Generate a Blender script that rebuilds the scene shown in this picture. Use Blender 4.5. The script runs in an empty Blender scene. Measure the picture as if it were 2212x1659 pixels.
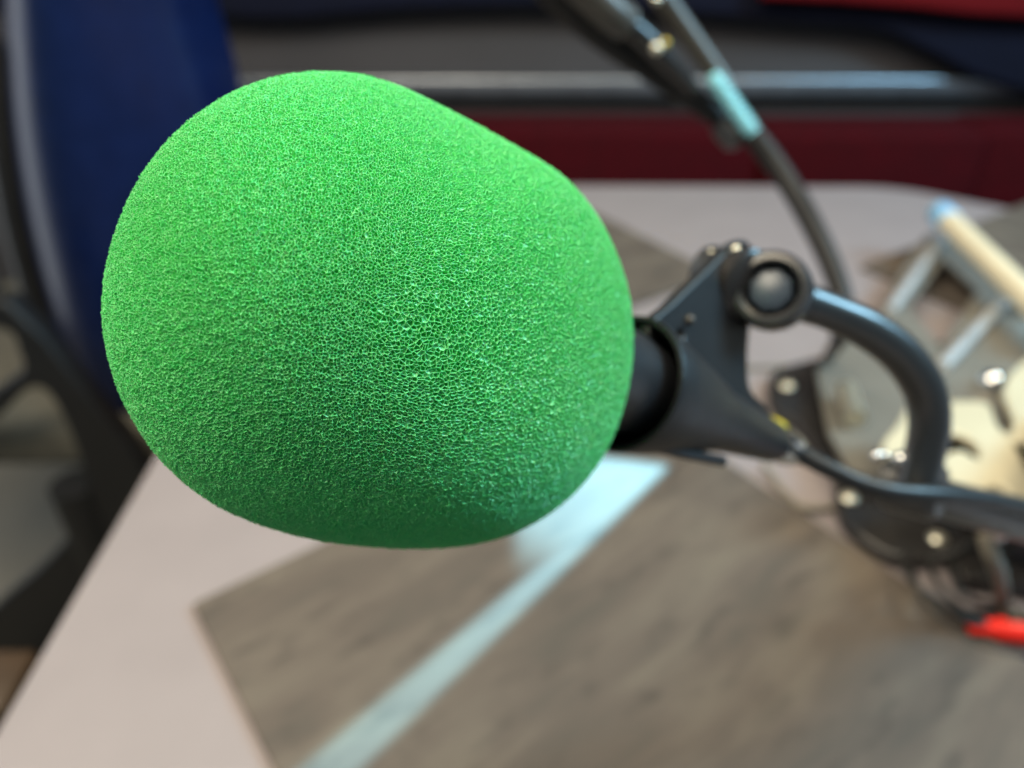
import bpy, bmesh, math, random
import numpy as np
from mathutils import Vector, Matrix
from mathutils.geometry import delaunay_2d_cdt

random.seed(7)
rng = np.random.default_rng(7)
sc = bpy.context.scene
col = sc.collection

# ------------------------------------------------------------------ camera frame
PITCH = math.radians(34.0)
CAM = np.array([0.0, 0.0, 0.30])            # 30 cm above the table top (z = 0)
FPX, CX, CY = 1680.0, 1106.0, 829.5
AX = np.array([1.0, 0.0, 0.0])
FW = np.array([0.0, math.cos(PITCH), -math.sin(PITCH)])
UP = np.array([0.0, math.sin(PITCH), math.cos(PITCH)])


def P(x, y, d):
    """survey point: seen at (x, y), d metres along the view axis"""
    return CAM + d * (AX * (x - CX) / FPX + FW - UP * (y - CY) / FPX)


def G(x, y, z=0.0):
    """survey point on the horizontal plane z"""
    r = AX * (x - CX) / FPX + FW - UP * (y - CY) / FPX
    return CAM + r * ((z - CAM[2]) / r[2])


def B(x, y, Y):
    """survey point on the vertical plane at distance Y"""
    r = AX * (x - CX) / FPX + FW - UP * (y - CY) / FPX
    return CAM + r * (Y / r[1])


def lin(r, g, b):
    f = lambda c: c / 12.92 if c <= 0.04045 else ((c + 0.055) / 1.055) ** 2.4
    return (f(r / 255), f(g / 255), f(b / 255), 1.0)


# ------------------------------------------------------------------ materials
def mat(name, base, rough=0.5, metal=0.0, var=0.12, vscale=40.0, bump=0.0, bscale=400.0, spec=0.5, coat=0.0):
    m = bpy.data.materials.new(name)
    m.use_nodes = True
    nt = m.node_tree
    b = nt.nodes['Principled BSDF']
    b.inputs['Roughness'].default_value = rough
    b.inputs['Metallic'].default_value = metal
    b.inputs['Specular IOR Level'].default_value = spec
    b.inputs['Coat Weight'].default_value = coat
    b.inputs['Coat Roughness'].default_value = 0.3
    tc = nt.nodes.new('ShaderNodeTexCoord')
    n = nt.nodes.new('ShaderNodeTexNoise')
    n.inputs['Scale'].default_value = vscale
    n.inputs['Detail'].default_value = 5
    nt.links.new(tc.outputs['Object'], n.inputs['Vector'])
    r = nt.nodes.new('ShaderNodeValToRGB')
    c = np.array(base[:3])
    r.color_ramp.elements[0].position = 0.3
    r.color_ramp.elements[1].position = 0.7
    r.color_ramp.elements[0].color = (*np.clip(c * (1 - var), 0, 1), 1)
    r.color_ramp.elements[1].color = (*np.clip(c * (1 + var), 0, 1), 1)
    nt.links.new(n.outputs['Fac'], r.inputs['Fac'])
    nt.links.new(r.outputs['Color'], b.inputs['Base Color'])
    rr = nt.nodes.new('ShaderNodeMapRange')
    rr.inputs['To Min'].default_value = max(0.02, rough * 0.85)
    rr.inputs['To Max'].default_value = min(1, rough * 1.15)
    nt.links.new(n.outputs['Fac'], rr.inputs['Value'])
    nt.links.new(rr.outputs['Result'], b.inputs['Roughness'])
    if bump:
        n2 = nt.nodes.new('ShaderNodeTexNoise')
        n2.inputs['Scale'].default_value = bscale
        n2.inputs['Detail'].default_value = 3
        nt.links.new(tc.outputs['Object'], n2.inputs['Vector'])
        bp = nt.nodes.new('ShaderNodeBump')
        bp.inputs['Strength'].default_value = bump
        bp.inputs['Distance'].default_value = 0.001
        nt.links.new(n2.outputs['Fac'], bp.inputs['Height'])
        nt.links.new(bp.outputs['Normal'], b.inputs['Normal'])
    return m


def foam_material():
    m = bpy.data.materials.new('green_foam')
    m.use_nodes = True
    nt = m.node_tree
    b = nt.nodes['Principled BSDF']
    out = nt.nodes['Material Output']
    b.inputs['Roughness'].default_value = 0.28
    b.inputs['Specular IOR Level'].default_value = 0.65
    b.inputs['Sheen Weight'].default_value = 0.45
    b.inputs['Sheen Roughness'].default_value = 0.4
    b.inputs['Sheen Tint'].default_value = (0.75, 1.0, 0.45, 1)
    tc = nt.nodes.new('ShaderNodeTexCoord')
    n = nt.nodes.new('ShaderNodeTexNoise')
    n.inputs['Scale'].default_value = 900
    n.inputs['Detail'].default_value = 2
    nt.links.new(tc.outputs['Object'], n.inputs['Vector'])
    r = nt.nodes.new('ShaderNodeValToRGB')
    r.color_ramp.elements[0].position = 0.25
    r.color_ramp.elements[1].position = 0.75
    r.color_ramp.elements[0].color = (0.09, 0.72, 0.26, 1)
    r.color_ramp.elements[1].color = (0.23, 0.87, 0.35, 1)
    nt.links.new(n.outputs['Fac'], r.inputs['Fac'])
    nt.links.new(r.outputs['Color'], b.inputs['Base Color'])
    t = nt.nodes.new('ShaderNodeBsdfTranslucent')
    t.inputs['Color'].default_value = (0.30, 0.93, 0.32, 1)
    mx = nt.nodes.new('ShaderNodeMixShader')
    mx.inputs['Fac'].default_value = 0.36
    nt.links.new(b.outputs['BSDF'], mx.inputs[1])
    nt.links.new(t.outputs['BSDF'], mx.inputs[2])
    nt.links.new(mx.outputs['Shader'], out.inputs['Surface'])
    return m


def placemat_material():
    m = bpy.data.materials.new('wood_look_vinyl')
    m.use_nodes = True
    nt = m.node_tree
    b = nt.nodes['Principled BSDF']
    b.inputs['Roughness'].default_value = 0.55
    b.inputs['Specular IOR Level'].default_value = 0.12
    tc = nt.nodes.new('ShaderNodeTexCoord')
    mp = nt.nodes.new('ShaderNodeMapping')
    mp.inputs['Scale'].default_value = (11.0, 45.0, 1.0)
    nt.links.new(tc.outputs['Object'], mp.inputs['Vector'])
    n1 = nt.nodes.new('ShaderNodeTexNoise')
    n1.inputs['Scale'].default_value = 1.0
    n1.inputs['Detail'].default_value = 6
    n1.inputs['Roughness'].default_value = 0.62
    n1.inputs['Distortion'].default_value = 0.5
    nt.links.new(mp.outputs['Vector'], n1.inputs['Vector'])
    r = nt.nodes.new('ShaderNodeValToRGB')
    e = r.color_ramp.elements
    e[0].position = 0.30
    e[0].color = (0.073, 0.064, 0.055, 1)
    e[1].position = 0.72
    e[1].color = (0.126, 0.107, 0.086, 1)
    x = e.new(0.47)
    x.color = (0.094, 0.077, 0.065, 1)
    x = e.new(0.58)
    x.color = (0.111, 0.093, 0.077, 1)
    nt.links.new(n1.outputs['Fac'], r.inputs['Fac'])
    mp2 = nt.nodes.new('ShaderNodeMapping')
    mp2.inputs['Scale'].default_value = (30.0, 90.0, 1.0)
    nt.links.new(tc.outputs['Object'], mp2.inputs['Vector'])
    n2 = nt.nodes.new('ShaderNodeTexNoise')
    n2.inputs['Scale'].default_value = 1.0
    n2.inputs['Detail'].default_value = 3
    nt.links.new(mp2.outputs['Vector'], n2.inputs['Vector'])
    r2 = nt.nodes.new('ShaderNodeValToRGB')
    r2.color_ramp.elements[0].position = 0.26
    r2.color_ramp.elements[0].color = (0.62, 0.64, 0.66, 1)
    r2.color_ramp.elements[1].position = 0.44
    r2.color_ramp.elements[1].color = (1, 1, 1, 1)
    nt.links.new(n2.outputs['Fac'], r2.inputs['Fac'])
    mul = nt.nodes.new('ShaderNodeMix')
    mul.data_type = 'RGBA'
    mul.blend_type = 'MULTIPLY'
    mul.inputs['Factor'].default_value = 1.0
    nt.links.new(r.outputs['Color'], mul.inputs[6])
    nt.links.new(r2.outputs['Color'], mul.inputs[7])
    nt.links.new(mul.outputs[2], b.inputs['Base Color'])
    bp = nt.nodes.new('ShaderNodeBump')
    bp.inputs['Strength'].default_value = 0.04
    bp.inputs['Distance'].default_value = 0.001
    nt.links.new(n1.outputs['Fac'], bp.inputs['Height'])
    nt.links.new(bp.outputs['Normal'], b.inputs['Normal'])
    return m


film = mat('foam_film', (0.30, 0.80, 0.38), 0.09, var=0.1, spec=0.9)
film.node_tree.nodes['Principled BSDF'].inputs['Alpha'].default_value = 0.55
M = dict(
    foam=foam_material(),
    film=film,
    laminate=mat('pale_pink_laminate', (0.236, 0.205, 0.208), 0.42, var=0.03, vscale=25, spec=0.4),
    edge=mat('brown_edge_band', (0.20, 0.11, 0.05), 0.5),
    vinyl=placemat_material(),
    rubber=mat('black_rubber', (0.008, 0.009, 0.011), 0.42, bump=0.15, bscale=900, spec=0.5),
    plastic=mat('black_plastic', (0.014, 0.015, 0.018), 0.36, spec=0.85),
    anodised=mat('black_anodised', (0.012, 0.013, 0.014), 0.33, spec=0.8, coat=0.35),
    gloss=mat('black_gloss_metal', (0.03, 0.028, 0.028), 0.25, metal=0.3, spec=0.6),
    steel=mat('satin_steel', (0.165, 0.157, 0.138), 0.42, metal=0.2, var=0.05),
    graphite=mat('graphite_paint', (0.05, 0.046, 0.04), 0.38, spec=0.45),
    cream=mat('metal_painted_reflection', (0.60, 0.55, 0.40), 0.42, metal=0.35, var=0.03),  # warm ceiling reflected in polished steel, put into the base colour
    silver=mat('brushed_silver', (0.62, 0.64, 0.66), 0.35, metal=0.6),
    rod_reflection=mat('rod_painted_reflection', (0.62, 0.56, 0.41), 0.35, var=0.03),  # ceiling reflection along the chrome rod, painted as an even colour
    chrome=mat('chrome', (0.85, 0.85, 0.85), 0.10, metal=1.0, var=0.02),
    brass=mat('brass', (0.50, 0.38, 0.09), 0.4, metal=0.9),
    bolt=mat('nickel_bolt', (0.78, 0.74, 0.60), 0.3, metal=0.85),
    yellow=mat('yellow_ring', (0.85, 0.68, 0.06), 0.45),
    red=mat('red_plastic', (0.85, 0.018, 0.008), 0.4),
    navy=mat('blue_leather', (0.003, 0.010, 0.055), 0.32, bump=0.1, bscale=250, spec=0.36),
    seatgrey=mat('olive_grey_fabric', (0.155, 0.145, 0.118), 0.9, spec=0.1),
    chairframe=mat('chair_black', (0.008, 0.008, 0.009), 0.5),
    redfabric=mat('red_fabric', (0.042, 0.0015, 0.0035), 0.9, bump=0.3, bscale=600, spec=0.1),
    redbright=mat('red_cloth', (0.12, 0.005, 0.007), 0.9, spec=0.1),
    navyplastic=mat('blue_black_plastic', (0.04, 0.058, 0.085), 0.45, spec=0.8),
    navyfabric=mat('navy_fabric', (0.005, 0.006, 0.016), 0.9, spec=0.15),
    panel=mat('charcoal_panel', (0.048, 0.043, 0.046), 0.7, var=0.10, vscale=6),
    rail=mat('brushed_aluminium', (0.34, 0.36, 0.40), 0.38, metal=0.9),
    floor=mat('olive_grey_floor', (0.25, 0.23, 0.19), 0.75, var=0.2, vscale=5),
    jacket=mat('black_jacket', (0.010, 0.010, 0.011), 0.5, spec=0.22),
    wire=mat('thin_black_wire', (0.02, 0.02, 0.02), 0.5),
    greycable=mat('tan_grey_cable', (0.16, 0.14, 0.11), 0.5),
    window_reflection=mat('painted_window_reflection', (0.22, 0.46, 0.72), 0.35),  # window reflection at the rod's end, painted blue
)


# ------------------------------------------------------------------ object helpers
def link_mesh(name, me, m, parent=None, smooth=True):
    if m is not None and not me.materials:
        me.materials.append(m)
    if smooth:
        me.polygons.foreach_set('use_smooth', np.ones(len(me.polygons), dtype=bool))
    o = bpy.data.objects.new(name, me)
    col.objects.link(o)
    if parent is not None:
        o.parent = parent
        o.matrix_parent_inverse = Matrix.Translation(parent.location).inverted()
    return o


def bm_obj(name, bm, m, parent=None, smooth=True):
    me = bpy.data.meshes.new(name)
    bmesh.ops.recalc_face_normals(bm, faces=bm.faces[:])
    bm.to_mesh(me)
    bm.free()
    o = link_mesh(name, me, m, parent, smooth)
    if smooth:
        me.set_sharp_from_angle(angle=math.radians(40))
    return o


def tag(o, label=None, cat=None, group=None, kind=None):
    if label:
        o['label'] = label
    if cat:
        o['category'] = cat
    if group:
        o['group'] = group
    if kind:
        o['kind'] = kind
    return o


def empty(name, loc, label, cat, group=None):
    o = bpy.data.objects.new(name, None)
    o.location = Vector(loc)
    o.empty_display_size = 0.02
    col.objects.link(o)
    return tag(o, label, cat, group)


def catmull(pts, n=10):
    p = np.array(pts, float)
    p = np.vstack([2 * p[0] - p[1], p, 2 * p[-1] - p[-2]])
    out = []
    for i in range(1, len(p) - 2):
        for k in range(n):
            t = k / n
            out.append(0.5 * ((2 * p[i]) + (-p[i - 1] + p[i + 1]) * t + (2 * p[i - 1] - 5 * p[i] + 4 * p[i + 1] - p[i + 2]) * t * t
                              + (-p[i - 1] + 3 * p[i] - 3 * p[i + 1] + p[i + 2]) * t ** 3))
    out.append(p[-2])
    return np.array(out)


def add_sweep(bm, path, radii, sides=20, cap=True, squash=None):
    """sweep a circle along path (k x 3) with a radius for each point"""
    path = np.array(path, float)
    k = len(path)
    radii = np.full(k, radii) if np.isscalar(radii) else np.array(radii)
    tan = np.gradient(path, axis=0)
    nrm = np.linalg.norm(tan, axis=1)
    for i in range(k):
        if nrm[i] < 1e-9:
            tan[i] = tan[i - 1] if i else path[1] - path[0]
    tan /= np.linalg.norm(tan, axis=1)[:, None]
    u = np.cross(tan[0], [0.13, 0.31, 0.94])
    u /= np.linalg.norm(u)
    rings = []
    for i in range(k):
        u = u - tan[i] * np.dot(u, tan[i])
        u /= np.linalg.norm(u)
        v = np.cross(tan[i], u)
        ring = [bm.verts.new(path[i] + radii[i] * (math.cos(a) * u + math.sin(a) * v))
                for a in np.arange(sides) * 2 * math.pi / sides]
        rings.append(ring)
    for a, b in zip(rings[:-1], rings[1:]):
        for j in range(sides):
            bm.faces.new((a[j], a[(j + 1) % sides], b[(j + 1) % sides], b[j]))
    if cap:
        bm.faces.new(rings[0][::-1])
        bm.faces.new(rings[-1])
    return rings


def tube(name, pts, radii, m, parent=None, sides=20, n=10, smooth_path=True):
    pts = np.array([list(p) for p in pts], float)
    if not np.isscalar(radii):
        rr = np.array(radii, float)
        full = catmull(np.hstack([pts, rr[:, None]]), n) if smooth_path else np.hstack([pts, rr[:, None]])
        path, r = full[:, :3], full[:, 3]
    else:
        path = catmull(pts, n) if smooth_path else pts
        r = radii
    bm = bmesh.new()
    add_sweep(bm, path, r, sides)
    return bm_obj(name, bm, m, parent)


def lathe(name, origin, axis, prof, m, parent=None, sides=40, close=True):
    """revolve (t, r) pairs about axis from origin"""
    axis = np.array(axis, float)
    axis /= np.linalg.norm(axis)
    u = np.cross(axis, [0.2, 0.1, 0.97])
    u /= np.linalg.norm(u)
    v = np.cross(axis, u)
    bm = bmesh.new()
    rings = []
    for t, r in prof:
        rings.append([bm.verts.new(np.array(origin) + axis * t + max(r, 1e-5) * (math.cos(a) * u + math.sin(a) * v))
                      for a in np.arange(sides) * 2 * math.pi / sides])
    for a, b in zip(rings[:-1], rings[1:]):
        for j in range(sides):
            bm.faces.new((a[j], a[(j + 1) % sides], b[(j + 1) % sides], b[j]))
    if close:
        bm.faces.new(rings[0][::-1])
        bm.faces.new(rings[-1])
    return bm_obj(name, bm, m, parent)


def box(name, c, size, m, parent=None, bev=0.004, rot=None, seg=3):
    bm = bmesh.new()
    bmesh.ops.create_cube(bm, size=1.0)
    bmesh.ops.scale(bm, vec=size, verts=bm.verts)
    if bev:
        bmesh.ops.bevel(bm, geom=bm.edges[:], offset=bev, segments=seg, affect='EDGES', profile=0.5)
    if rot is not None:
        bmesh.ops.transform(bm, matrix=rot, verts=bm.verts)
    bmesh.ops.translate(bm, vec=Vector(c), verts=bm.verts)
    return bm_obj(name, bm, m, parent)


def slab(name, outlines, origin, u, v, thick, m, parent=None, bev=0.001):
    """flat plate: outlines (first outer, then holes) in the (u, v) plane at origin, extruded both ways"""
    cu = bpy.data.curves.new(name, 'CURVE')
    cu.dimensions = '2D'
    cu.fill_mode = 'BOTH'
    cu.extrude = max(thick / 2 - bev, 1e-5)
    cu.bevel_depth = bev
    cu.bevel_resolution = 2
    cu.offset = -bev
    for poly in outlines:
        s = cu.splines.new('POLY')
        s.points.add(len(poly) - 1)
        for p, q in zip(s.points, poly):
            p.co = (q[0], q[1], 0, 1)
        s.use_cyclic_u = True
    tmp = bpy.data.objects.new(name + '_curve', cu)
    col.objects.link(tmp)
    dg = bpy.context.evaluated_depsgraph_get()
    dg.update()
    me = bpy.data.meshes.new_from_object(tmp.evaluated_get(dg))
    bpy.data.objects.remove(tmp)
    bpy.data.curves.remove(cu)
    u, v = np.array(u, float), np.array(v, float)
    w = np.cross(u, v)
    mtx = Matrix(((u[0], v[0], w[0], origin[0]), (u[1], v[1], w[1], origin[1]), (u[2], v[2], w[2], origin[2]), (0, 0, 0, 1)))
    me.transform(mtx)
    me.materials.clear()
    o = link_mesh(name, me, m, parent)
    me.set_sharp_from_angle(angle=math.radians(35))
    return o


def closed(pts, n=8):
    p = np.array(pts, float)
    q = np.vstack([p[-2:], p, p[:2]])
    c = catmull(q, n)
    return c[2 * n: (2 + len(p)) * n]


def level_plate(name, pix, holes, z, thick, m, parent=None, bev=0.001, n=8):
    """horizontal plate whose top is at height z; corners surveyed on that plane"""
    outs = []
    for k, poly in enumerate([pix] + holes):
        g = [G(x, y, z)[:2] for x, y in poly]
        outs.append(closed(g, n) if n > 1 else g)
    return slab(name, outs, (0, 0, z - thick / 2), (1, 0, 0), (0, 1, 0), thick, m, parent, bev)


def dome(name, c, r, h, m, parent=None):
    prof = [(0, r)] + [(h * math.sin(a), r * math.cos(a)) for a in np.linspace(0.15, math.pi / 2, 8)]
    return lathe(name, c, (0, 0, 1), prof, m, parent, sides=28)


# ------------------------------------------------------------------ the setting
FLOOR_Z = -0.75
bm = bmesh.new()
bmesh.ops.create_grid(bm, x_segments=2, y_segments=2, size=3.0)
bmesh.ops.translate(bm, vec=(0, 1.0, FLOOR_Z), verts=bm.verts)
tag(bm_obj('floor', bm, M['floor']), kind='structure')
tag(box('wall', (0, 1.66, 0.1), (6, 0.06, 1.7), M['panel'], bev=0), kind='structure')

# ------------------------------------------------------------------ table
def rounded(poly, rad, n=6):
    out = []
    p = [np.array(q, float) for q in poly]
    for i in range(len(p)):
        a, b, c = p[i - 1], p[i], p[(i + 1) % len(p)]
        r = rad[i] if not np.isscalar(rad) else rad
        d1 = (a - b) / np.linalg.norm(a - b)
        d2 = (c - b) / np.linalg.norm(c - b)
        s, e = b + d1 * r, b + d2 * r
        for t in np.linspace(0, 1, n):
            out.append((1 - t) ** 2 * s + 2 * t * (1 - t) * b + t * t * e)
    return out


tl0, tl1 = G(0, 1560)[:2], G(330, 990)[:2]
dl = (tl1 - tl0) / np.linalg.norm(tl1 - tl0)
yfar = G(1500, 396)[1]
far_left = tl0 + dl * ((yfar - tl0[1]) / dl[1])
near_left = tl0 - dl * 0.035
far_c = G(1935, 402)[:2]
ch1 = G(2205, 455)[:2]
chd = (ch1 - far_c) / np.linalg.norm(ch1 - far_c)
outline = rounded([near_left, far_left, far_c, far_c + chd * 0.55, (0.95, 0.1), (0.8, -0.25), (0.1, -0.25), near_left + np.array([0.16, -0.20])],
                  [0.02, 0.05, 0.04, 0.1, 0.1, 0.05, 0.05, 0.05])
table = empty('table', (0.2, 0.35, FLOOR_Z), 'pale pinkish laminate table with a clipped far corner under the placemats', 'table')
slab('table_top', [outline], (0, 0, -0.014), (1, 0, 0), (0, 1, 0), 0.028, M['laminate'], table, bev=0.003)
lathe('leg', (0.25, 0.40, FLOOR_Z), (0, 0, 1), [(0, 0.2), (0.02, 0.2), (0.03, 0.04), (0.72, 0.04)], M['chairframe'], table)


# ------------------------------------------------------------------ placemats
def placemat(corner, ang, length, width, label):
    """corner, direction of the long side, extents; lies flat on the table"""
    o = slab('placemat', [rounded([(0, 0), (length, 0), (length, width), (0, width)], 0.003)], (0, 0, 0), (1, 0, 0), (0, 1, 0),
             0.003, M['vinyl'], None, bev=0.0008)
    o.location = (corner[0], corner[1], 0.0022)
    o.rotation_euler = (0, 0, ang)
    return tag(o, label, 'placemat', 'wood look placemats on the table')


A0 = G(415, 1305, 0.003)[:2]
vAB = G(700, 1172, 0.003)[:2] - A0
vAD = G(620, 1659, 0.003)[:2] - A0
angAB = math.atan2(vAB[1], vAB[0])
uAB = vAB / np.linalg.norm(vAB)
nAB = np.array([uAB[1], -uAB[0]])
pB = G(1800, 1152, 0.003)[:2]
L1 = float(np.dot(pB - A0, uAB))
W1 = 0.45
near_mat = placemat(A0 + nAB * W1, angAB, L1, W1, 'brown wood look placemat in the foreground, crossed by a pale streak of light')
pf = G(1290, 462, 0.003)[:2]
vf = G(1500, 566, 0.003)[:2] - pf
af = math.atan2(vf[1], vf[0])
uf = vf / np.linalg.norm(vf)
placemat(G(1500, 566, 0.003)[:2] + uf * 0.03 + np.array([uf[1], -uf[0]]) * 0.30, af + math.pi / 2, 0.30, 0.42,
         'brown wood look placemat behind the green foam ball, mostly hidden by it')
pr = G(1858, 575, 0.003)[:2]
vr = G(2072, 665, 0.003)[:2] - pr
ar = math.atan2(vr[1], vr[0])
placemat(pr, ar, 0.34, 0.40, 'olive brown placemat at the right behind the slanting rod')

# ------------------------------------------------------------------ foam windscreen (open-cell lattice)
RHO = np.array([47.56, 47.11, 46.54, 45.92, 45.27, 44.6, 43.9, 43.15, 42.33, 41.4, 40.36, 39.11, 38.02, 37.04, 36.22, 35.61, 35.18, 34.89, 34.72, 34.71, 34.84, 35.07, 35.34, 35.54, 35.84, 35.97, 36.04, 36.1, 36.14, 36.14, 36.09, 35.99, 35.89, 35.79, 35.67, 35.58, 35.5, 35.43, 35.36, 35.3, 35.23, 35.16, 35.1, 35.07, 35.09, 35.13, 35.19, 35.25, 35.31, 35.36, 35.38, 35.39, 35.42, 35.45, 35.45, 35.45, 35.49, 35.55, 35.6, 35.6, 35.64, 35.67, 35.68, 35.67, 35.66, 35.68, 35.74, 35.85, 36.01, 36.24, 36.53, 36.84, 37.31, 37.86, 38.54, 39.33, 40.23, 41.22, 42.28, 43.36, 44.43, 45.43, 46.25, 47.06, 47.78, 48.39, 48.92, 49.33, 49.51, 49.52, 49.43, 49.27, 49.05, 48.77, 48.42, 48.02]) / 1000
FC = P(795, 675, 0.127)
fF = (FC - CAM) / np.linalg.norm(FC - CAM)
fR = np.cross(fF, UP)
fR /= np.linalg.norm(fR)
fU = np.cross(fR, fF)


def foam_surface(d, inset):
    """unit directions in the foam frame (right, up, away) -> points, inset metres below the outer skin"""
    th = np.arccos(np.clip(-d[:, 2], -1, 1))
    ph = np.mod(np.arctan2(d[:, 1], d[:, 0]), 2 * np.pi)
    rho = np.interp(ph, np.arange(97) * 2 * np.pi / 96, np.r_[RHO, RHO[:1]]) - inset
    b = np.where(th < np.pi / 2, 0.040, 0.046) - inset
    lump = 1 + 0.004 * np.sin(5 * d[:, 0] + 2) * np.sin(4 * d[:, 1] + 1)
    rs = rho * np.sin(th) * lump
    w = -b * np.cos(th) * lump + 0.28 * rs * np.cos(ph)
    return FC + (rs * np.cos(ph))[:, None] * fR + (rs * np.sin(ph))[:, None] * fU + w[:, None] * fF


def cells(n, seed, jit=0.35):
    g = np.random.default_rng(seed)
    i = np.arange(n) + 0.5
    z = 1 - 2 * i / n
    ph = i * np.pi * (3 - 5 ** 0.5) + seed
    r = np.sqrt(1 - z * z)
    p = np.stack([r * np.cos(ph), r * np.sin(ph), z], 1)
    p += g.normal(size=p.shape) * jit * (4 * np.pi / n) ** 0.5
    p /= np.linalg.norm(p, axis=1)[:, None]
    p = p[p[:, 2] < 0.62]
    st = p[:, :2] / (1 - p[:, 2:3])               # stereographic map keeps the triangulation Delaunay
    res = delaunay_2d_cdt([Vector(q) for q in st], [], [], 0, 1e-10)
    f = np.array([t for t in res[2] if len(t) == 3])
    p = np.array([p[o[0]] for o in res[3]]) if len(res[0]) != len(p) else p[np.array([o[0] for o in res[3]])]
    tri = p[f]
    nn = np.cross(tri[:, 1] - tri[:, 0], tri[:, 2] - tri[:, 0])
    nn /= np.linalg.norm(nn, axis=1)[:, None]
    nn *= np.sign((nn * tri.mean(1)).sum(1))[:, None]
    owner, fans = {}, [[] for _ in range(len(p))]
    pairs = []
    for k, (x, y, w) in enumerate(f.tolist()):
        fans[x].append(k); fans[y].append(k); fans[w].append(k)
        for ed in ((x, y), (y, w), (w, x)):
            ed = ed if ed[0] < ed[1] else (ed[1], ed[0])
            if ed in owner:
                pairs.append((owner[ed], k))
            else:
                owner[ed] = k
    return nn, np.array(pairs), fans


def struts(a, b, ra, rb, sides=3):
    """triangular struts between the point arrays a and b -> verts, faces"""
    t = b - a
    ln = np.linalg.norm(t, axis=1)
    ok = ln > 1e-6
    a, b, t, ln, ra, rb = a[ok], b[ok], t[ok], ln[ok], ra[ok], rb[ok]
    t /= ln[:, None]
    u = np.cross(t, rng.normal(size=t.shape))
    u /= np.linalg.norm(u, axis=1)[:, None]
    v = np.cross(t, u)
    vs = []
    mid = (a + b) / 2
    for pt, rad in ((a, ra), (b, rb)):
        for k in range(sides):
            q = 2 * np.pi * k / sides
            vs.append(pt + rad[:, None] * (np.cos(q) * u + np.sin(q) * v))
    n = len(a)
    V = np.stack(vs, 1).reshape(-1, 3)
    base = np.arange(n)[:, None] * (2 * sides)
    F = [np.hstack([base + k, base + (k + 1) % sides, base + sides + (k + 1) % sides, base + sides + k]) for k in range(sides)]
    return V, np.vstack(F)


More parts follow.
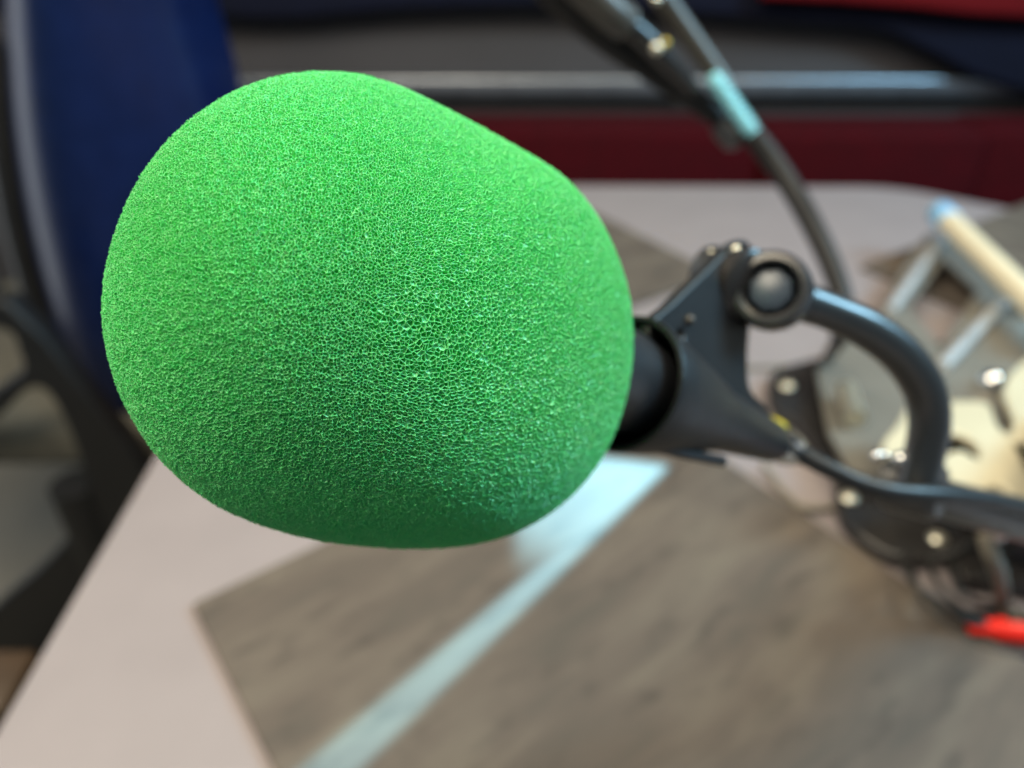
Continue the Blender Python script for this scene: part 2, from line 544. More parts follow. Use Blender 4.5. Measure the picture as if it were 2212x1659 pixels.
def build_foam():
    """every cell of the lattice is a thin-walled open bubble; struts run along all rims"""
    V, F4, F3, off = [], [], [], 0
    N = 100000
    nn, e, fans = cells(N, 3)
    jit = rng.normal(size=len(nn)) * 0.00008
    pts = foam_surface(nn, 0.0001 + jit)
    keep = nn[:, 2] < 0.40
    # rims
    ee = e[keep[e].all(1)]
    ee = ee[rng.random(len(ee)) > 0.02]
    rad = 0.000048 * rng.uniform(0.55, 1.5, len(nn))
    # each strut sags a little, so it is split in the middle
    md = (nn[ee[:, 0]] + nn[ee[:, 1]]) / 2
    md /= np.linalg.norm(md, axis=1)[:, None]
    mid = foam_surface(md, 0.00011 + rng.normal(size=len(ee)) * 0.00004 + (jit[ee[:, 0]] + jit[ee[:, 1]]) / 2)
    rm = (rad[ee[:, 0]] + rad[ee[:, 1]]) / 2 * 0.8
    for p, q, r1, r2 in ((pts[ee[:, 0]], mid, rad[ee[:, 0]], rm), (mid, pts[ee[:, 1]], rm, rad[ee[:, 1]])):
        v, f = struts(p, q, r1, r2)
        V.append(v); F4.append(f + off); off += len(v)
    # bubbles
    depth = rng.uniform(0.00022, 0.00050, len(fans))
    openn = rng.random(len(fans))
    dirs, ins, quads, tris, films = [], [], [], [], []
    n = 0
    for k, fa in enumerate(fans):
        m = len(fa)
        if m < 3 or not keep[fa].all():
            continue
        d = nn[fa]
        c = d.mean(0)
        c /= np.linalg.norm(c)
        x = np.cross(c, (0.3, 0.2, 0.9)); x /= np.linalg.norm(x); y = np.cross(c, x)
        o = np.argsort(np.arctan2(d @ y, d @ x))
        d = d[o]
        jj = jit[fa][o]
        dp = depth[k]
        off_c = c + (rng.random(3) - 0.5) * 0.004
        if openn[k] < 0.70:
            lv = ((1.0, 0.00004), (0.86, 0.62 * dp), (rng.uniform(0.35, 0.74), dp))
        else:
            lv = ((1.0, 0.00004), (0.84, 0.52 * dp), (0.42, 0.8 * dp))
        if openn[k] > 0.955:
            film = c + (d - c) * 0.96
            films.append((film, jj[0] + 0.0001 + rng.normal(size=m) * 0.00008))
        for s_, i_ in lv:
            dirs.append(off_c * (1 - s_) + d * s_ if s_ < 1 else d)
            ins.append(i_ + 0.0001 + jj * (1 if s_ == 1 else 0.5))
        for L in range(2):
            for j in range(m):
                quads.append((n + L * m + j, n + L * m + (j + 1) % m, n + (L + 1) * m + (j + 1) % m, n + (L + 1) * m + j))
        if openn[k] >= 0.70:
            for j in range(1, m - 1):
                tris.append((n + 2 * m, n + 2 * m + j, n + 2 * m + j + 1))
        n += 3 * m
    dirs = np.vstack(dirs)
    dirs /= np.linalg.norm(dirs, axis=1)[:, None]
    V.append(foam_surface(dirs, np.concatenate(ins)))
    F4.append(np.array(quads) + off)
    F3.append(np.array(tris) + off)
    off += n
    # second, deeper lattice seen through the open cells
    n2, e2, _ = cells(36000, 11)
    p2 = foam_surface(n2, 0.0011 + rng.normal(size=len(n2)) * 0.00015)
    e2 = e2[(n2[e2][:, :, 2] < 0.3).all(1)]
    r2 = np.full(len(n2), 0.00007)
    v, f = struts(p2[e2[:, 0]], p2[e2[:, 1]], r2[e2[:, 0]], r2[e2[:, 1]])
    V.append(v); F4.append(f + off); off += len(v)
    # dense inner body
    h = bmesh.new()
    bmesh.ops.create_icosphere(h, subdivisions=6, radius=1.0)
    d = np.array([v.co[:] for v in h.verts])
    d /= np.linalg.norm(d, axis=1)[:, None]
    V.append(foam_surface(d, np.where(d[:, 2] > 0.36, 0.0003, 0.0018)))
    F3.append(np.array([[v.index for v in f.verts] for f in h.faces]) + off)
    h.free()
    ftri = []
    for fd, fi in films:
        fd = fd / np.linalg.norm(fd, axis=1)[:, None]
        V.append(foam_surface(fd, fi))
        ftri += [(off, off + j, off + j + 1) for j in range(1, len(fd) - 1)]
        off += len(fd)
    F3.append(np.array(ftri))
    V = np.vstack(V)
    F4 = np.vstack(F4)
    F3 = np.vstack(F3)
    me = bpy.data.meshes.new('foam_windscreen')
    loops = np.concatenate([F4.ravel(), F3.ravel()]).astype(np.int32)
    sizes = np.concatenate([np.full(len(F4), 4), np.full(len(F3), 3)]).astype(np.int32)
    starts = np.concatenate([[0], np.cumsum(sizes)[:-1]]).astype(np.int32)
    me.vertices.add(len(V)); me.loops.add(len(loops)); me.polygons.add(len(sizes))
    me.vertices.foreach_set('co', (V - FC).astype(np.float32).ravel())
    me.loops.foreach_set('vertex_index', loops)
    me.polygons.foreach_set('loop_start', starts)
    me.update(calc_edges=True)
    me.materials.append(M['foam'])
    me.materials.append(M['film'])
    mi = np.zeros(len(sizes), np.int32)
    mi[-len(ftri):] = 1
    me.polygons.foreach_set('material_index', mi)
    o = link_mesh('foam_windscreen', me, None)
    o.location = Vector(FC)
    return o


foam = build_foam()
tag(foam, 'bright green open cell foam windscreen pulled over the microphone', 'windscreen')

# ------------------------------------------------------------------ microphone and its clip
m0 = P(1345, 826, 0.156)
m1 = P(1682, 960, 0.203)
axis = (m1 - m0) / np.linalg.norm(m1 - m0)
Lc = float(np.linalg.norm(m1 - m0))
mic = empty('microphone', tuple(m0), 'black handheld microphone with its head inside the green foam windscreen', 'microphone')
lathe('barrel', m0, axis, [(-0.045, 0.0112), (-0.004, 0.0106), (0.006, 0.0095), (Lc * 0.6, 0.0065), (Lc * 1.02, 0.0042), (Lc * 1.06, 0.003)],
      M['plastic'], mic)
lathe('plug', m1 - axis * 0.002, axis, [(0, 0.0046), (0.006, 0.0048), (0.010, 0.0042), (0.013, 0.003)], M['chrome'], mic, sides=28)
lathe('ring', m1 - axis * 0.0085 + (UP * 0.0028 + AX * 0.001), axis, [(0, 0.0026), (0.001, 0.0032), (0.005, 0.0032), (0.006, 0.0022)], M['yellow'], mic, sides=24)

clip = empty('microphone_clip', tuple(m0), 'black tapered rubber clip gripping the microphone, its fin bolted to the bent arm', 'microphone clip')
R0, R1 = 0.0140, 0.0052
lathe('sleeve', m0, axis,
      [(0.0015, R0 - 0.0018), (0.0, R0 - 0.0009), (0.0, R0), (0.0012, R0 + 0.0002), (0.010, R0 - 0.0012), (0.022, R0 - 0.0034), (0.036, R1 + 0.0022), (Lc * 0.93, R1 + 0.0002),
       (Lc * 0.95, R1 - 0.001), (Lc * 0.9, R1 - 0.002), (0.034, R1 + 0.0004), (0.020, R0 - 0.0052), (0.004, R0 - 0.0022), (0.0015, R0 - 0.0018)], M['rubber'], clip, close=False, sides=56)
# flange along the underside
fl = [P(1414, 962, 0.157), P(1480, 980, 0.165), P(1560, 996, 0.176)]
tube('flange', fl, 0.0013, M['rubber'], clip, sides=10)

# fin: a plate that rises from the sleeve to the pivot
f_low0 = P(1412, 705, 0.160)
f_top = P(1576, 528, 0.186)
f_low1 = P(1585, 850, 0.186)
u = f_top - f_low0
u /= np.linalg.norm(u)
v = (f_low1 - f_low0)
v -= u * np.dot(u, v)
v /= np.linalg.norm(v)
w = np.cross(u, v)


def uv(p):
    r = np.array(p) - f_low0
    return (float(np.dot(r, u)), float(np.dot(r, v)))


def on_fin(x, y):
    r = AX * (x - CX) / FPX + FW - UP * (y - CY) / FPX
    return uv(CAM + r * (np.dot(f_low0 - CAM, w) / np.dot(r, w)))


fin_poly = [on_fin(*q) for q in ((1392, 702), (1440, 655), (1510, 588), (1578, 524), (1610, 530), (1622, 590), (1610, 690), (1604, 770), (1610, 840), (1650, 892), (1560, 925), (1450, 860), (1400, 770))]
hole = [(0.0065 + 0.0013 * math.cos(a), 0.0055 + 0.0013 * math.sin(a)) for a in np.linspace(0, 2 * math.pi, 16)[:-1]]
fin = slab('fin', [closed(fin_poly, 6), hole], f_low0 + w * 0.0, u, v, 0.0030, M['rubber'], clip, bev=0.0007)
pv = P(1578, 600, 0.187)                      # pivot centre
pax = P(1700, 628, 0.176) - P(1525, 570, 0.196)
pax /= np.linalg.norm(pax)
lathe('knob', pv - pax * 0.0085, pax, [(0, 0.0052), (0.0008, 0.0062), (0.005, 0.0064), (0.0058, 0.0055), (0.0062, 0.003), (0.011, 0.003)], M['plastic'], clip)
lathe('washer', pv + pax * 0.0015, pax, [(0, 0.0075), (0.0008, 0.0082), (0.0042, 0.0082), (0.0052, 0.0068)], M['gloss'], clip)
for k, (x, y, d) in enumerate(((1538, 548, 0.188), (1590, 540, 0.182), (1600, 552, 0.181))):
    bm = bmesh.new()
    bmesh.ops.create_icosphere(bm, subdivisions=3, radius=0.0012)
    bmesh.ops.translate(bm, vec=Vector(P(x, y, d)), verts=bm.verts)
    bm_obj('screw', bm, M['bolt'], clip)
bm = bmesh.new()
bmesh.ops.create_icosphere(bm, subdivisions=3, radius=0.0011)
bmesh.ops.translate(bm, vec=Vector(P(1490, 691, 0.167)), verts=bm.verts)
bm_obj('rivet', bm, M['graphite'], clip)

# ------------------------------------------------------------------ bent swivel arm
arm = empty('swivel_arm', tuple(P(1985, 1040, 0.205)), 'thick black bent arm curving from the clip pivot down to a black socket', 'swivel arm')
ec = P(1668, 630, 0.183)
eax = -(FW + 0.15 * UP * 0 + 0.42 * AX)        # opening looks towards the viewer and a little to the left
eax /= np.linalg.norm(eax)
lathe('eye', ec - eax * 0.009, eax, [(0, 0.0062), (0.0015, 0.0088), (0.008, 0.0094), (0.0125, 0.0092), (0.0148, 0.0082), (0.0150, 0.0070), (0.0140, 0.0061), (0.004, 0.0058), (0.0035, 0.0)],
      M['plastic'], arm, close=True)
lathe('bolt_cap', ec - eax * 0.0055, eax, [(0, 0.0056), (0.007, 0.0054), (0.0092, 0.0048), (0.0100, 0.0036), (0.0102, 0.0)], M['navyplastic'], arm, sides=8)
bar = [(1722, 648, 0.186), (1790, 672, 0.189), (1868, 708, 0.193), (1945, 765, 0.198), (1996, 840, 0.203), (2008, 915, 0.207), (1996, 985, 0.210), (1978, 1050, 0.212)]
tube('bar', [P(*q) for q in bar], [0.0050, 0.0046, 0.0050, 0.0052, 0.0053, 0.0053, 0.0052, 0.0054], M['anodised'], arm, sides=28)
lathe('socket', P(1910, 1040, 0.222), P(2010, 1060, 0.214) - P(1910, 1040, 0.222), [(0, 0.006), (0.001, 0.0075), (0.013, 0.0085), (0.015, 0.007)], M['anodised'], arm)
for x, y, d, r in ((1893, 985, 0.222, 0.0016), (1911, 983, 0.224, 0.0011), (1946, 991, 0.212, 0.0022)):
    bm = bmesh.new()
    bmesh.ops.create_icosphere(bm, subdivisions=3, radius=r)
    bmesh.ops.translate(bm, vec=Vector(P(x, y, d)), verts=bm.verts)
    bm_obj('screw', bm, M['chrome'], arm)
# the arm carries on behind the cable as a boom that leaves to the right and stands on its post
tube('boom', [P(1955, 1052, 0.218), P(2060, 1085, 0.228), P(2200, 1120, 0.245), P(2330, 1150, 0.26)], [0.006, 0.006, 0.007, 0.008], M['anodised'], arm)

# ------------------------------------------------------------------ microphone cable
cab = [(1688, 962, 0.205), (1725, 978, 0.205), (1790, 1012, 0.203), (1860, 1044, 0.202), (1930, 1062, 0.202), (2010, 1068, 0.205), (2090, 1074, 0.212), (2180, 1090, 0.222), (2300, 1130, 0.24)]
tag(tube('microphone_cable', [P(*q) for q in cab], [0.0036, 0.0027, 0.0024, 0.0024, 0.0024, 0.0024, 0.0024, 0.0024, 0.0024], M['rubber'], None, sides=18),
    'smooth black microphone cable running from the clip to the right under the notched plate', 'cable')

# ------------------------------------------------------------------ stand on the table: black lobed base, steel bracket, plate with painted reflection
stand = empty('boom_stand', tuple(G(2000, 1000)), 'black lobed base bolted to the table carrying a grey slotted steel bracket', 'stand')
base_px = [(1672, 800), (1660, 840), (1675, 880), (1722, 912), (1764, 965), (1802, 1020), (1808, 1075), (1826, 1125), (1880, 1172), (1945, 1203), (2010, 1203), (2065, 1184),
           (2120, 1150), (2260, 1130), (2400, 1000), (2330, 800), (2150, 735), (1950, 745), (1800, 765), (1720, 782)]
level_plate('base_plate', base_px, [], 0.010, 0.0085, M['gloss'], stand, bev=0.002, n=6)
for x, y in ((1700, 832), (1836, 1074), (2026, 1162)):
    dome('bolt', tuple(G(x, y, 0.0102) - np.array([0, 0, 0.0005])), 0.0048, 0.0028, M['bolt'], stand)
brk_px = [(1765, 800), (1805, 750), (1890, 690), (1938, 600), (2000, 505), (2060, 500), (2150, 560), (2300, 640), (2420, 760), (2420, 960), (2230, 960), (2080, 925),
          (1975, 1000), (1900, 1030), (1835, 1010), (1790, 930)]
gap = [(1962, 660), (2040, 560), (2112, 625), (2034, 752)]
level_plate('bracket', brk_px, [gap], 0.022, 0.004, M['steel'], stand, bev=0.0008, n=1)
for q0, q1 in (((2036, 512), (1922, 672)), ((2165, 655), (2034, 792))):
    tube('brace', [G(*q0, 0.026), (G(*q0, 0.026) + G(*q1, 0.026)) / 2, G(*q1, 0.026)], 0.0042, M['silver'], stand, sides=14)
tube('peg', [G(1826, 838, 0.030), G(1836, 868, 0.030), G(1848, 905, 0.030)], 0.0062, M['bolt'], stand, sides=20)
tube('post', [G(2240, 1040, 0.012), G(2240, 1040, 0.012) + np.array([0.0, 0, 0.04]), P(2330, 1150, 0.26)], [0.016, 0.014, 0.009], M['plastic'], stand)

cream_px = [(1905, 968), (1940, 915), (1972, 868), (2045, 866), (2110, 866), (2138, 876), (2150, 905), (2165, 930), (2184, 932), (2190, 905), (2178, 875), (2168, 840), (2200, 790),
            (2300, 730), (2500, 740), (2500, 1180), (2290, 1135), (2212, 1100), (2185, 1066), (2158, 1048), (2128, 1056), (2108, 1086), (2090, 1094), (2070, 1072), (2050, 1030),
            (2036, 1002), (2045, 980), (2075, 972), (2100, 984), (2117, 990), (2112, 965), (2090, 945), (2060, 936), (2030, 945), (2008, 985), (1960, 1010)]
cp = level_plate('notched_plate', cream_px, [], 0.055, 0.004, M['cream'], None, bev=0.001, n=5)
tag(cp, 'polished metal plate with hooked notches and its ceiling reflection painted cream, at the right edge above the stand', 'metal plate')

# chrome rod, its cream and blue reflections painted as colour, leaning on the bracket
rod = empty('rod', tuple(G(2200, 620, 0.03)), 'metal rod with its ceiling reflection painted cream and a window reflection painted pale blue at one end, slanting across the back of the bracket', 'rod')
r0, r1 = G(2030, 460, 0.045), G(2215, 640, 0.045)
dr = (r1 - r0) / np.linalg.norm(r1 - r0)
tube('shaft', [r0 + dr * 0.02, r0 + dr * 0.08, r1, r1 + dr * 0.05], 0.0092, M['rod_reflection'], rod, smooth_path=False, sides=28)
lathe('blue_reflection', r0 - dr * 0.006, dr, [(0, 0.004), (0.002, 0.008), (0.006, 0.0103), (0.026, 0.0103), (0.028, 0.0092)], M['window_reflection'], rod)  # added sleeve that carries the painted window reflection


def ball_knob(x, y, z, r, label):
    o = dome('knob', (0, 0, 0), r, r * 1.2, M['chrome'])
    g = G(x, y, z)
    o.location = Vector(g)
    return tag(o, label, 'knob', 'chrome knobs on the bracket')


ball_knob(2206, 664, 0.024, 0.011, 'chrome knob at the lower end of the slanting rod')
ball_knob(2140, 830, 0.024, 0.008, 'small chrome knob beside the upper notch of the notched plate')

# ------------------------------------------------------------------ second boom arm at the top with its drooping cable
boom = empty('balanced_boom', tuple(P(1420, 120, 0.40)), 'black twin bar boom arm reaching in from the top of the picture', 'boom arm')
tube('lower_bar', [P(1165, -75, 0.375), P(1290, 45, 0.395), P(1420, 150, 0.41), P(1545, 250, 0.425), P(1580, 275, 0.43)], [0.0125, 0.0115, 0.0088, 0.0055, 0.0045], M['jacket'], boom, smooth_path=True)
tube('inner_bar', [P(1225, -60, 0.36), P(1310, 18, 0.37), P(1352, 50, 0.378)], 0.0085, M['graphite'], boom)
tube('inner_rod', [P(1350, 45, 0.38), P(1420, 110, 0.392), P(1500, 195, 0.41)], [0.0055, 0.006, 0.004], M['gloss'], boom)
tube('upper_bar', [P(1385, -70, 0.395), P(1445, 15, 0.405), P(1520, 120, 0.415), P(1570, 190, 0.42)], [0.0062, 0.0060, 0.0056, 0.0052], M['graphite'], boom)
for nm, x, y, d, r, mm in (('screw', 1418, 104, 0.378, 0.0027, 'bolt'), ('nut', 1436, 94, 0.384, 0.0024, 'brass'), ('screw', 1418, -2, 0.39, 0.0025, 'bolt')):
    bm = bmesh.new()
    bmesh.ops.create_icosphere(bm, subdivisions=3, radius=r)
    bmesh.ops.translate(bm, vec=Vector(P(x, y, d)), verts=bm.verts)
    bm_obj(nm, bm, M[mm], boom)
# ridged strain relief, the cyan daylight on it painted into its base colour
s0, s1 = P(1538, 160, 0.408), P(1630, 292, 0.418)
prof = []
Ls = float(np.linalg.norm(s1 - s0))
for k in range(67):
    t = k / 66
    env = 0.0029 * min(1, (t * 12) ** 0.5, ((1 - t) * 12) ** 0.5) + 0.001
    prof.append((t * Ls, env + 0.0010 * math.sin(t * 2 * math.pi * 12)))
M['daylight_tint'] = mat('rubber_painted_daylight', (0.26, 0.62, 0.72), 0.4, var=0.03)
lathe('strain_relief', s0, s1 - s0, prof, M['daylight_tint'], boom, sides=32)
lathe('end_knob', P(1556, 262, 0.425), P(1600, 310, 0.425) - P(1556, 262, 0.425), [(0, 0.005), (0.002, 0.0078), (0.013, 0.0078), (0.017, 0.004)], M['plastic'], boom)
dc = [(1622, 285, 0.420), (1672, 350, 0.418), (1718, 420, 0.412), (1762, 500, 0.40), (1795, 572, 0.392), (1818, 640, 0.384), (1822, 690, 0.38)]
tube('hanging_tube', [P(*q) for q in dc], [0.0060, 0.0060, 0.0058, 0.0056, 0.0054, 0.0052, 0.0050], M['jacket'], boom, sides=22)
tl = [P(1822, 690, 0.38), P(1812, 735, 0.385), G(1785, 775, 0.016), G(1768, 800, 0.012)]
tube('tail', tl, [0.0056, 0.0042, 0.0036, 0.003], M['rubber'], boom)

# ------------------------------------------------------------------ leads on the table
def lead(pts, r, m, label, group=None, cat='cable'):
    return tag(tube('cable', pts, r, m, None, sides=10, n=12), label, cat, group)


lead([G(1500, 800, 0.002), G(1600, 796, 0.002), G(1690, 793, 0.002), G(1775, 789, 0.003)], 0.0016, M['greycable'], 'straight thin brown cable lying on the table behind the lobed base')
lead([G(1650, 1000, 0.006), G(1662, 1020, 0.004), G(1690, 1060, 0.003), G(1735, 1095, 0.005), G(1800, 1095, 0.003)], 0.002, M['greycable'], 'short dark cable on the table under the clip')
loops = [
    ([G(1955, 1180, 0.004), G(1952, 1215, 0.012), G(1975, 1260, 0.020), G(2030, 1300, 0.018), G(2090, 1340, 0.012), G(2130, 1352, 0.01)], 'outer thin wire of the loops beside the red plug'),
    ([G(2010, 1200, 0.004), G(2012, 1235, 0.014), G(2040, 1280, 0.02), G(2080, 1318, 0.016), G(2125, 1345, 0.01)], 'inner thin wire of the loops beside the red plug'),
    ([G(1990, 1205, 0.006), G(2040, 1200, 0.012), G(2085, 1180, 0.016), G(2130, 1150, 0.02)], 'thin wire passing just below the front bolt'),
    ([G(2045, 1225, 0.003), G(2080, 1250, 0.006), G(2120, 1245, 0.010), G(2160, 1230, 0.012)], 'thin wire curling on the table left of the black connector'),
    ([G(2085, 1190, 0.004), G(2060, 1225, 0.012), G(2072, 1275, 0.018), G(2110, 1300, 0.016), G(2150, 1305, 0.012)], 'small wire loop nearest the black connector'),
    ([G(1968, 1225, 0.003), G(1990, 1290, 0.003), G(2045, 1350, 0.003), G(2120, 1395, 0.003), G(2230, 1420, 0.003)], 'long thin wire sweeping in front of the red plug'),
    ([G(2020, 1312, 0.003), G(2070, 1322, 0.003), G(2130, 1320, 0.003), G(2180, 1316, 0.004)], 'thin wire lying straight above the red plug'),
]
for pts, lb in loops:
    lead(pts, 0.0015, M['wire'], lb, 'thin black wires beside the red plug')

plug = empty('red_plug', tuple(G(2150, 1360, 0.006)), 'bright red cable plug lying at the right edge', 'plug')
pa, pb = G(2092, 1352, 0.0075), G(2290, 1372, 0.0075)
lathe('body', pa, pb - pa, [(0, 0.0026), (0.001, 0.0037), (0.010, 0.0040), (0.0125, 0.0052), (0.020, 0.0058), (0.04, 0.0056), (0.05, 0.005)], M['red'], plug, sides=28)
lathe('tip', G(2170, 1330, 0.012), (G(2230, 1338, 0.012) - G(2170, 1330, 0.012)), [(0, 0.003), (0.001, 0.0042), (0.02, 0.0042)], M['graphite'], plug, sides=24)

conn = empty('connector', tuple(G(2190, 1300)), 'black connector block standing behind the red plug', 'connector')
c0 = G(2212, 1290, 0.0)
rz = Matrix.Rotation(math.radians(-12), 4, 'Z')
box('housing', (c0[0] + 0.012, c0[1] + 0.03, 0.028), (0.034, 0.045, 0.054), M['plastic'], conn, bev=0.003, rot=rz)
box('foot', (c0[0] + 0.0, c0[1] + 0.012, 0.006), (0.06, 0.03, 0.010), M['gloss'], conn, bev=0.002, rot=rz)
bm = bmesh.new()
bmesh.ops.create_icosphere(bm, subdivisions=3, radius=0.0045)
bmesh.ops.translate(bm, vec=Vector(P(2152, 1146, 0.325)), verts=bm.verts)
bm_obj('screw', bm, M['chrome'], conn)
lead([P(2128, 1155, 0.335), P(2140, 1195, 0.335), P(2158, 1240, 0.345), P(2165, 1290, 0.36), G(2166, 1322, 0.006)], 0.0034, M['greycable'],
     'ribbed tan cable hanging in front of the black connector block')

# ------------------------------------------------------------------ chair at the left
chair = empty('chair', (-0.62, 0.85, FLOOR_Z), 'blue glossy shell chair with black frame left of the table', 'chair')
# shell: an outline in a leaning plane, swollen into a cushion
Yc = 0.86
left_edge = [(2, -120), (10, 60), (22, 250), (48, 430), (88, 600), (138, 750), (200, 870), (262, 930)]
right_edge = [(395, -120), (412, 20), (438, 110), (462, 190), (490, 330), (500, 520), (470, 720), (400, 880)]
le = catmull([(*q, 0) for q in left_edge], 8)[:, :2]
re = catmull([(*q, 0) for q in right_edge], 8)[:, :2]
bm = bmesh.new()
nu = 25
front, back = [], []
for (a, b) in zip(le, re):
    rf, rb = [], []
    for k in range(nu):
        t = k / (nu - 1)
        s = (1 - (1 - min(1, t / 0.48)) ** 2) * (1 - (1 - min(1, (1 - t) / 0.12)) ** 2)
        px = a + (b - a) * t
        q = B(px[0], px[1], Yc)
        q[1] += 0.10 * (t - 0.1) ** 2
        rf.append(bm.verts.new(q + np.array([0, -0.055 * s, 0])))
        rb.append(bm.verts.new(q + np.array([0, 0.03 * s + 0.004, 0])))
    front.append(rf)
    back.append(rb)
for g, flip in ((front, 1), (back, -1)):
    for r_, s_ in zip(g[:-1], g[1:]):
        for k in range(nu - 1):
            f = (r_[k], r_[k + 1], s_[k + 1], s_[k])
            bm.faces.new(f if flip > 0 else f[::-1])
for i in range(len(front) - 1):
    bm.faces.new((front[i][0], front[i + 1][0], back[i + 1][0], back[i][0]))
    bm.faces.new((front[i][-1], back[i][-1], back[i + 1][-1], front[i + 1][-1]))
for e in (0, -1):
    for k in range(nu - 1):
        bm.faces.new((front[e][k], front[e][k + 1], back[e][k + 1], back[e][k]))
bm_obj('backrest', bm, M['navy'], chair)
fr = [(14, 100), (24, 300), (52, 480), (94, 640), (136, 770), (185, 900), (255, 985), (310, 1010)]
tube('back_frame', [B(x, y, Yc + 0.02) for x, y in fr], 0.024, M['chairframe'], chair)
ys = 0.74
outer = [(-160, 620), (30, 640), (110, 720), (215, 860), (300, 960), (330, 1010), (200, 1290), (40, 1560), (-160, 1560)]
hole1 = [(-140, 700), (20, 700), (52, 745), (58, 790), (0, 832), (-140, 920)]
hole2 = [(-140, 985), (0, 895), (66, 832), (112, 832), (158, 912), (190, 1010), (192, 1075), (152, 1150), (50, 1250), (-140, 1380)]
tr = lambda q: [(B(x, y, ys)[0], B(x, y, ys)[2]) for x, y in q]
slab('side_frame', [tr(outer), closed(tr(hole1), 5), closed(tr(hole2), 5)], (0, ys, 0), (1, 0, 0), (0, 0, 1), 0.03, M['chairframe'], chair, bev=0.006)
box('seat', (-0.62, 1.0, -0.33), (0.52, 0.44, 0.07), M['seatgrey'], chair, bev=0.025)
lathe('leg', (-0.55, 0.74, FLOOR_Z), (0, 0, 1), [(0, 0.22), (0.03, 0.2), (0.05, 0.03), (0.40, 0.03)], M['chairframe'], chair)

# wooden leg of the neighbouring seat, low at the left
tag(box('wooden_stool', tuple(np.array(B(-22, 1540, 0.30)) + np.array([-0.022, 0.03, -0.10])), (0.05, 0.05, 0.19), mat('orange_wood', (0.055, 0.033, 0.017), 0.5), None, bev=0.006),
    'bit of brown wood beside the table edge, lower left', 'stool')

# ------------------------------------------------------------------ far side: red bench, rail and dark cushions
bench = empty('bench', (0.5, 1.05, FLOOR_Z), 'dark red upholstered bench along the far side of the table', 'bench')
zt = float(B(1500, 250, 1.13)[2])
xs = [B(x, 300, 1.05)[0] for x in (250, 1655, 2130, 3000)]
for k in range(len(xs) - 1):
    wdt = xs[k + 1] - xs[k]
    box('backrest', (xs[k] + wdt / 2, 1.10 - (0.012 if k == 1 else 0), zt - 0.25), (wdt - 0.001, 0.10, 0.50), M['redfabric'], bench, bev=0.007, seg=3)
box('seat', (0.75, 0.98, -0.36), (2.2, 0.34, 0.12), M['redfabric'], bench, bev=0.03)
box('plinth', (0.75, 1.06, -0.58), (2.1, 0.30, 0.33), M['chairframe'], bench, bev=0.01)

zl, zh = float(B(1100, 214, 1.2)[2]), float(B(1100, 168, 1.2)[2])
ledge = empty('wall_rail', (0.3, 1.2, zl), 'brushed metal rail running along the dark wall behind the red bench', 'rail')
box('rail', (0.30, 1.2 + 0.01, (zl + zh) / 2), (2.05, 0.02, zh - zl), M['rail'], ledge, bev=0.005)
box('back_panel', (0.4, 1.262, -0.12), (3.2, 0.08, 0.72), M['panel'], ledge, bev=0.004)

zn = [(-0.9, 30), (0.0, 22), (400, 30), (620, 38), (900, 18), (1250, 14), (1700, 45), (1880, 62), (1990, 110), (2100, 165), (2260, 200), (2600, 210)]
pts = [B(x, y, 1.21) for x, y in zn[1:]]
poly = [(p[0], p[2]) for p in pts]
top = [(pts[-1][0], 0.40), (pts[0][0], 0.40)]
nc = slab('headrest_pad', [list(catmull([(*q, 0) for q in poly], 6)[:, :2]) + top], (0, 1.20, 0), (1, 0, 0), (0, 0, 1), 0.04, M['navyfabric'], None, bev=0.010)
tag(nc, 'near black navy pad with a wavy lower edge on the wall above the rail', 'pad')
rp = [B(x, y, 1.17) for x, y in ((1640, -6), (1800, 2), (1960, 14), (2080, 28), (2300, 40), (2600, 40))]
poly = [(p[0], p[2]) for p in rp] + [(rp[-1][0], 0.36), (rp[0][0], 0.36)]
tag(slab('red_cushion', [poly], (0, 1.165, 0), (1, 0, 0), (0, 0, 1), 0.025, M['redbright'], None, bev=0.006),
    'red cushion at the top right corner above the navy pad', 'cushion')

# ------------------------------------------------------------------ light
def area(name, loc, target, size, size_y, power, color, spread=180):
    l = bpy.data.lights.new(name, 'AREA')
    l.shape = 'RECTANGLE'
    l.size, l.size_y = size, size_y
    l.energy = power
    l.color = color
    l.spread = math.radians(spread)
    o = bpy.data.objects.new(name, l)
    col.objects.link(o)
    o.location = Vector(loc)
    o.rotation_euler = (Vector(target) - Vector(loc)).to_track_quat('-Z', 'Y').to_euler()
    return o


area('ceiling_lamp', (-0.40, 0.06, 1.05), (-0.05, 0.15, 0), 0.9, 0.8, 22.5, (1.0, 0.87, 0.66))
area('ceiling_lamp', (0.55, 0.32, 1.0), (0.05, 0.2, 0.15), 0.4, 0.4, 8, (1.0, 0.86, 0.60))
area('window_light', (1.2, 0.35, 1.0), (0.1, 0.25, 0.1), 0.32, 0.55, 25, (0.38, 0.75, 1.0))
area('added_left_light', (-1.7, 1.1, 0.15), (-0.4, 0.85, 0), 0.6, 1.7, 5.5, (0.9, 0.94, 0.96))  # added unseen lamp for the sheen stripe on the chair's left edge


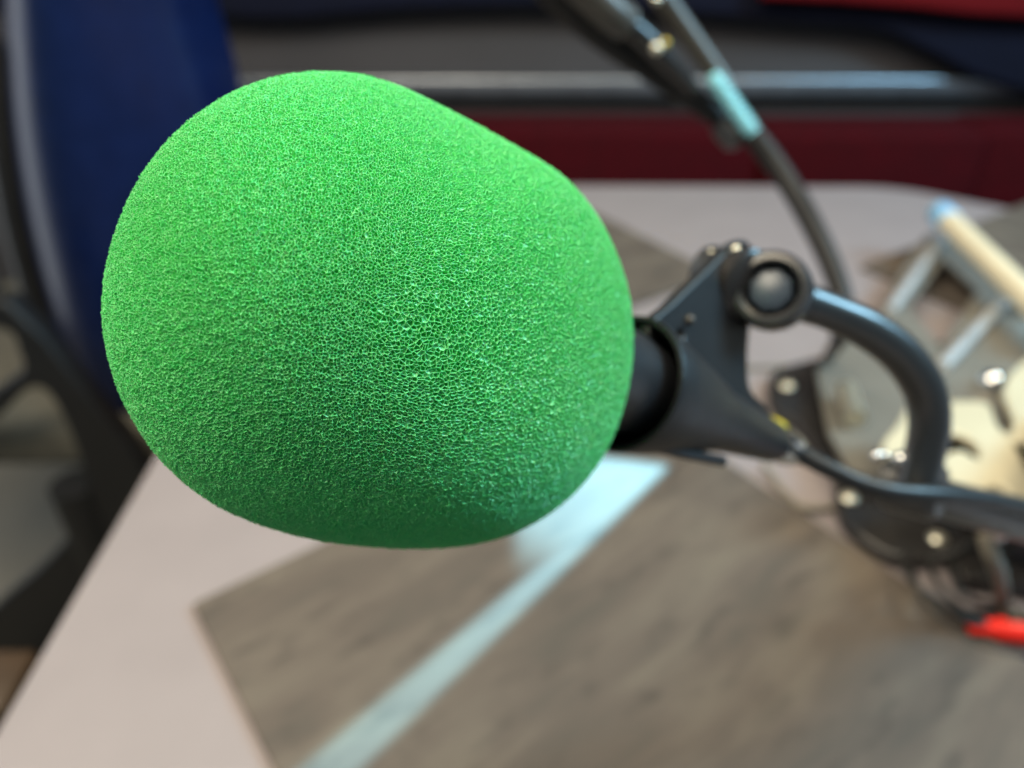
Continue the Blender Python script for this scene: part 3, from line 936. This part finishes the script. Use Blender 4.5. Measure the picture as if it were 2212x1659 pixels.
def daylight_gap():
    """one hard daylight lamp shining between two blinds: its emission is masked to a thin wedge"""
    d = np.array([0.224, 0.837, 0.50])
    d /= np.linalg.norm(d)
    c = G(1060, 1340, 0.004)
    loc = c + d * 1.42
    x = G(1452, 1006, 0.004) - G(788, 1659, 0.004)
    x -= d * np.dot(x, d)
    x /= np.linalg.norm(x)
    y = np.cross(d, x)
    l = bpy.data.lights.new('daylight_gap', 'SPOT')
    l.energy = 640
    l.color = (0.34, 0.80, 1.0)
    l.spot_size = math.radians(28)
    l.spot_blend = 0.0
    l.shadow_soft_size = 0.002
    o = bpy.data.objects.new('daylight_gap', l)
    col.objects.link(o)
    o.matrix_world = Matrix(((x[0], y[0], d[0], loc[0]), (x[1], y[1], d[1], loc[1]), (x[2], y[2], d[2], loc[2]), (0, 0, 0, 1)))

    def uvl(px, py):
        r = G(px, py, 0.004) - loc
        z = np.dot(r, d)
        return np.array([np.dot(r, x) / z, np.dot(r, y) / z])

    l.use_nodes = True
    nt = l.node_tree
    em = [n for n in nt.nodes if n.type == 'EMISSION'][0]
    tc = nt.nodes.new('ShaderNodeTexCoord')
    sp = nt.nodes.new('ShaderNodeSeparateXYZ')
    nt.links.new(tc.outputs['Normal'], sp.inputs[0])

    def math_(op, a, b=None):
        n = nt.nodes.new('ShaderNodeMath')
        n.operation = op
        for i, q in enumerate((a, b)):
            if q is None:
                continue
            if isinstance(q, (int, float)):
                n.inputs[i].default_value = float(q)
            else:
                nt.links.new(q, n.inputs[i])
        return n.outputs[0]

    U = math_('DIVIDE', sp.outputs['X'], sp.outputs['Z'])
    V = math_('DIVIDE', sp.outputs['Y'], sp.outputs['Z'])

    def half(p, q, inside, soft):
        """1 on the side of line p-q where the point inside lies"""
        p, q, i = uvl(*p), uvl(*q), uvl(*inside)
        n = np.array([-(q - p)[1], (q - p)[0]])
        n /= np.linalg.norm(n)
        if np.dot(n, i - p) < 0:
            n = -n
        s_ = math_('ADD', math_('ADD', math_('MULTIPLY', U, float(n[0])), math_('MULTIPLY', V, float(n[1]))), float(-np.dot(n, p)))
        mr = nt.nodes.new('ShaderNodeMapRange')
        mr.interpolation_type = 'SMOOTHSTEP'
        mr.inputs['From Min'].default_value = -soft
        mr.inputs['From Max'].default_value = soft
        nt.links.new(s_, mr.inputs['Value'])
        return mr.outputs['Result']

    soft = 0.0015
    mid = (1000, 1400)
    right = half((778, 1659), (1445, 1004), mid, soft)
    left = half((648, 1659), (1200, 1192), mid, soft)
    top = half((1290, 986), (1460, 1008), mid, soft)
    m1 = math_('MULTIPLY', left, top)
    wl = half((1112, 1200), (1118, 960), (1250, 1100), 0.004)
    wb = half((1060, 1150), (1240, 1232), (1250, 1090), 0.010)
    m2 = math_('MULTIPLY', math_('MULTIPLY', wl, wb), top)
    tot = math_('MULTIPLY', math_('MAXIMUM', m1, m2), right)
    nt.links.new(tot, em.inputs['Strength'])
    return o


daylight_gap()

w = bpy.data.worlds.new('World')
sc.world = w
w.use_nodes = True
bg = w.node_tree.nodes['Background']
bg.inputs['Color'].default_value = (0.60, 0.83, 1.0, 1)
bg.inputs['Strength'].default_value = 0.19

# ------------------------------------------------------------------ camera
cam = bpy.data.cameras.new('camera')
cam.sensor_width = 36.0
cam.lens = 36.0 * FPX / 2212.0
cam.clip_start = 0.005
cam.clip_end = 20
cam.dof.use_dof = True
cam.dof.focus_distance = 0.093
cam.dof.aperture_fstop = cam.lens / 2.4
cam.dof.aperture_blades = 0
co = bpy.data.objects.new('camera', cam)
col.objects.link(co)
co.location = Vector(CAM)
co.rotation_euler = (math.radians(90) - PITCH, 0, 0)
sc.camera = co

sc.view_settings.view_transform = 'Standard'
sc.view_settings.look = 'None'
sc.view_settings.exposure = 0
sc.view_settings.gamma = 1
sc.view_settings.use_curve_mapping = False
sc.render.engine = 'CYCLES'
sc.cycles.use_denoising = True
sc.cycles.max_bounces = 10
sc.cycles.diffuse_bounces = 6
sc.cycles.glossy_bounces = 4
sc.cycles.sample_clamp_indirect = 6
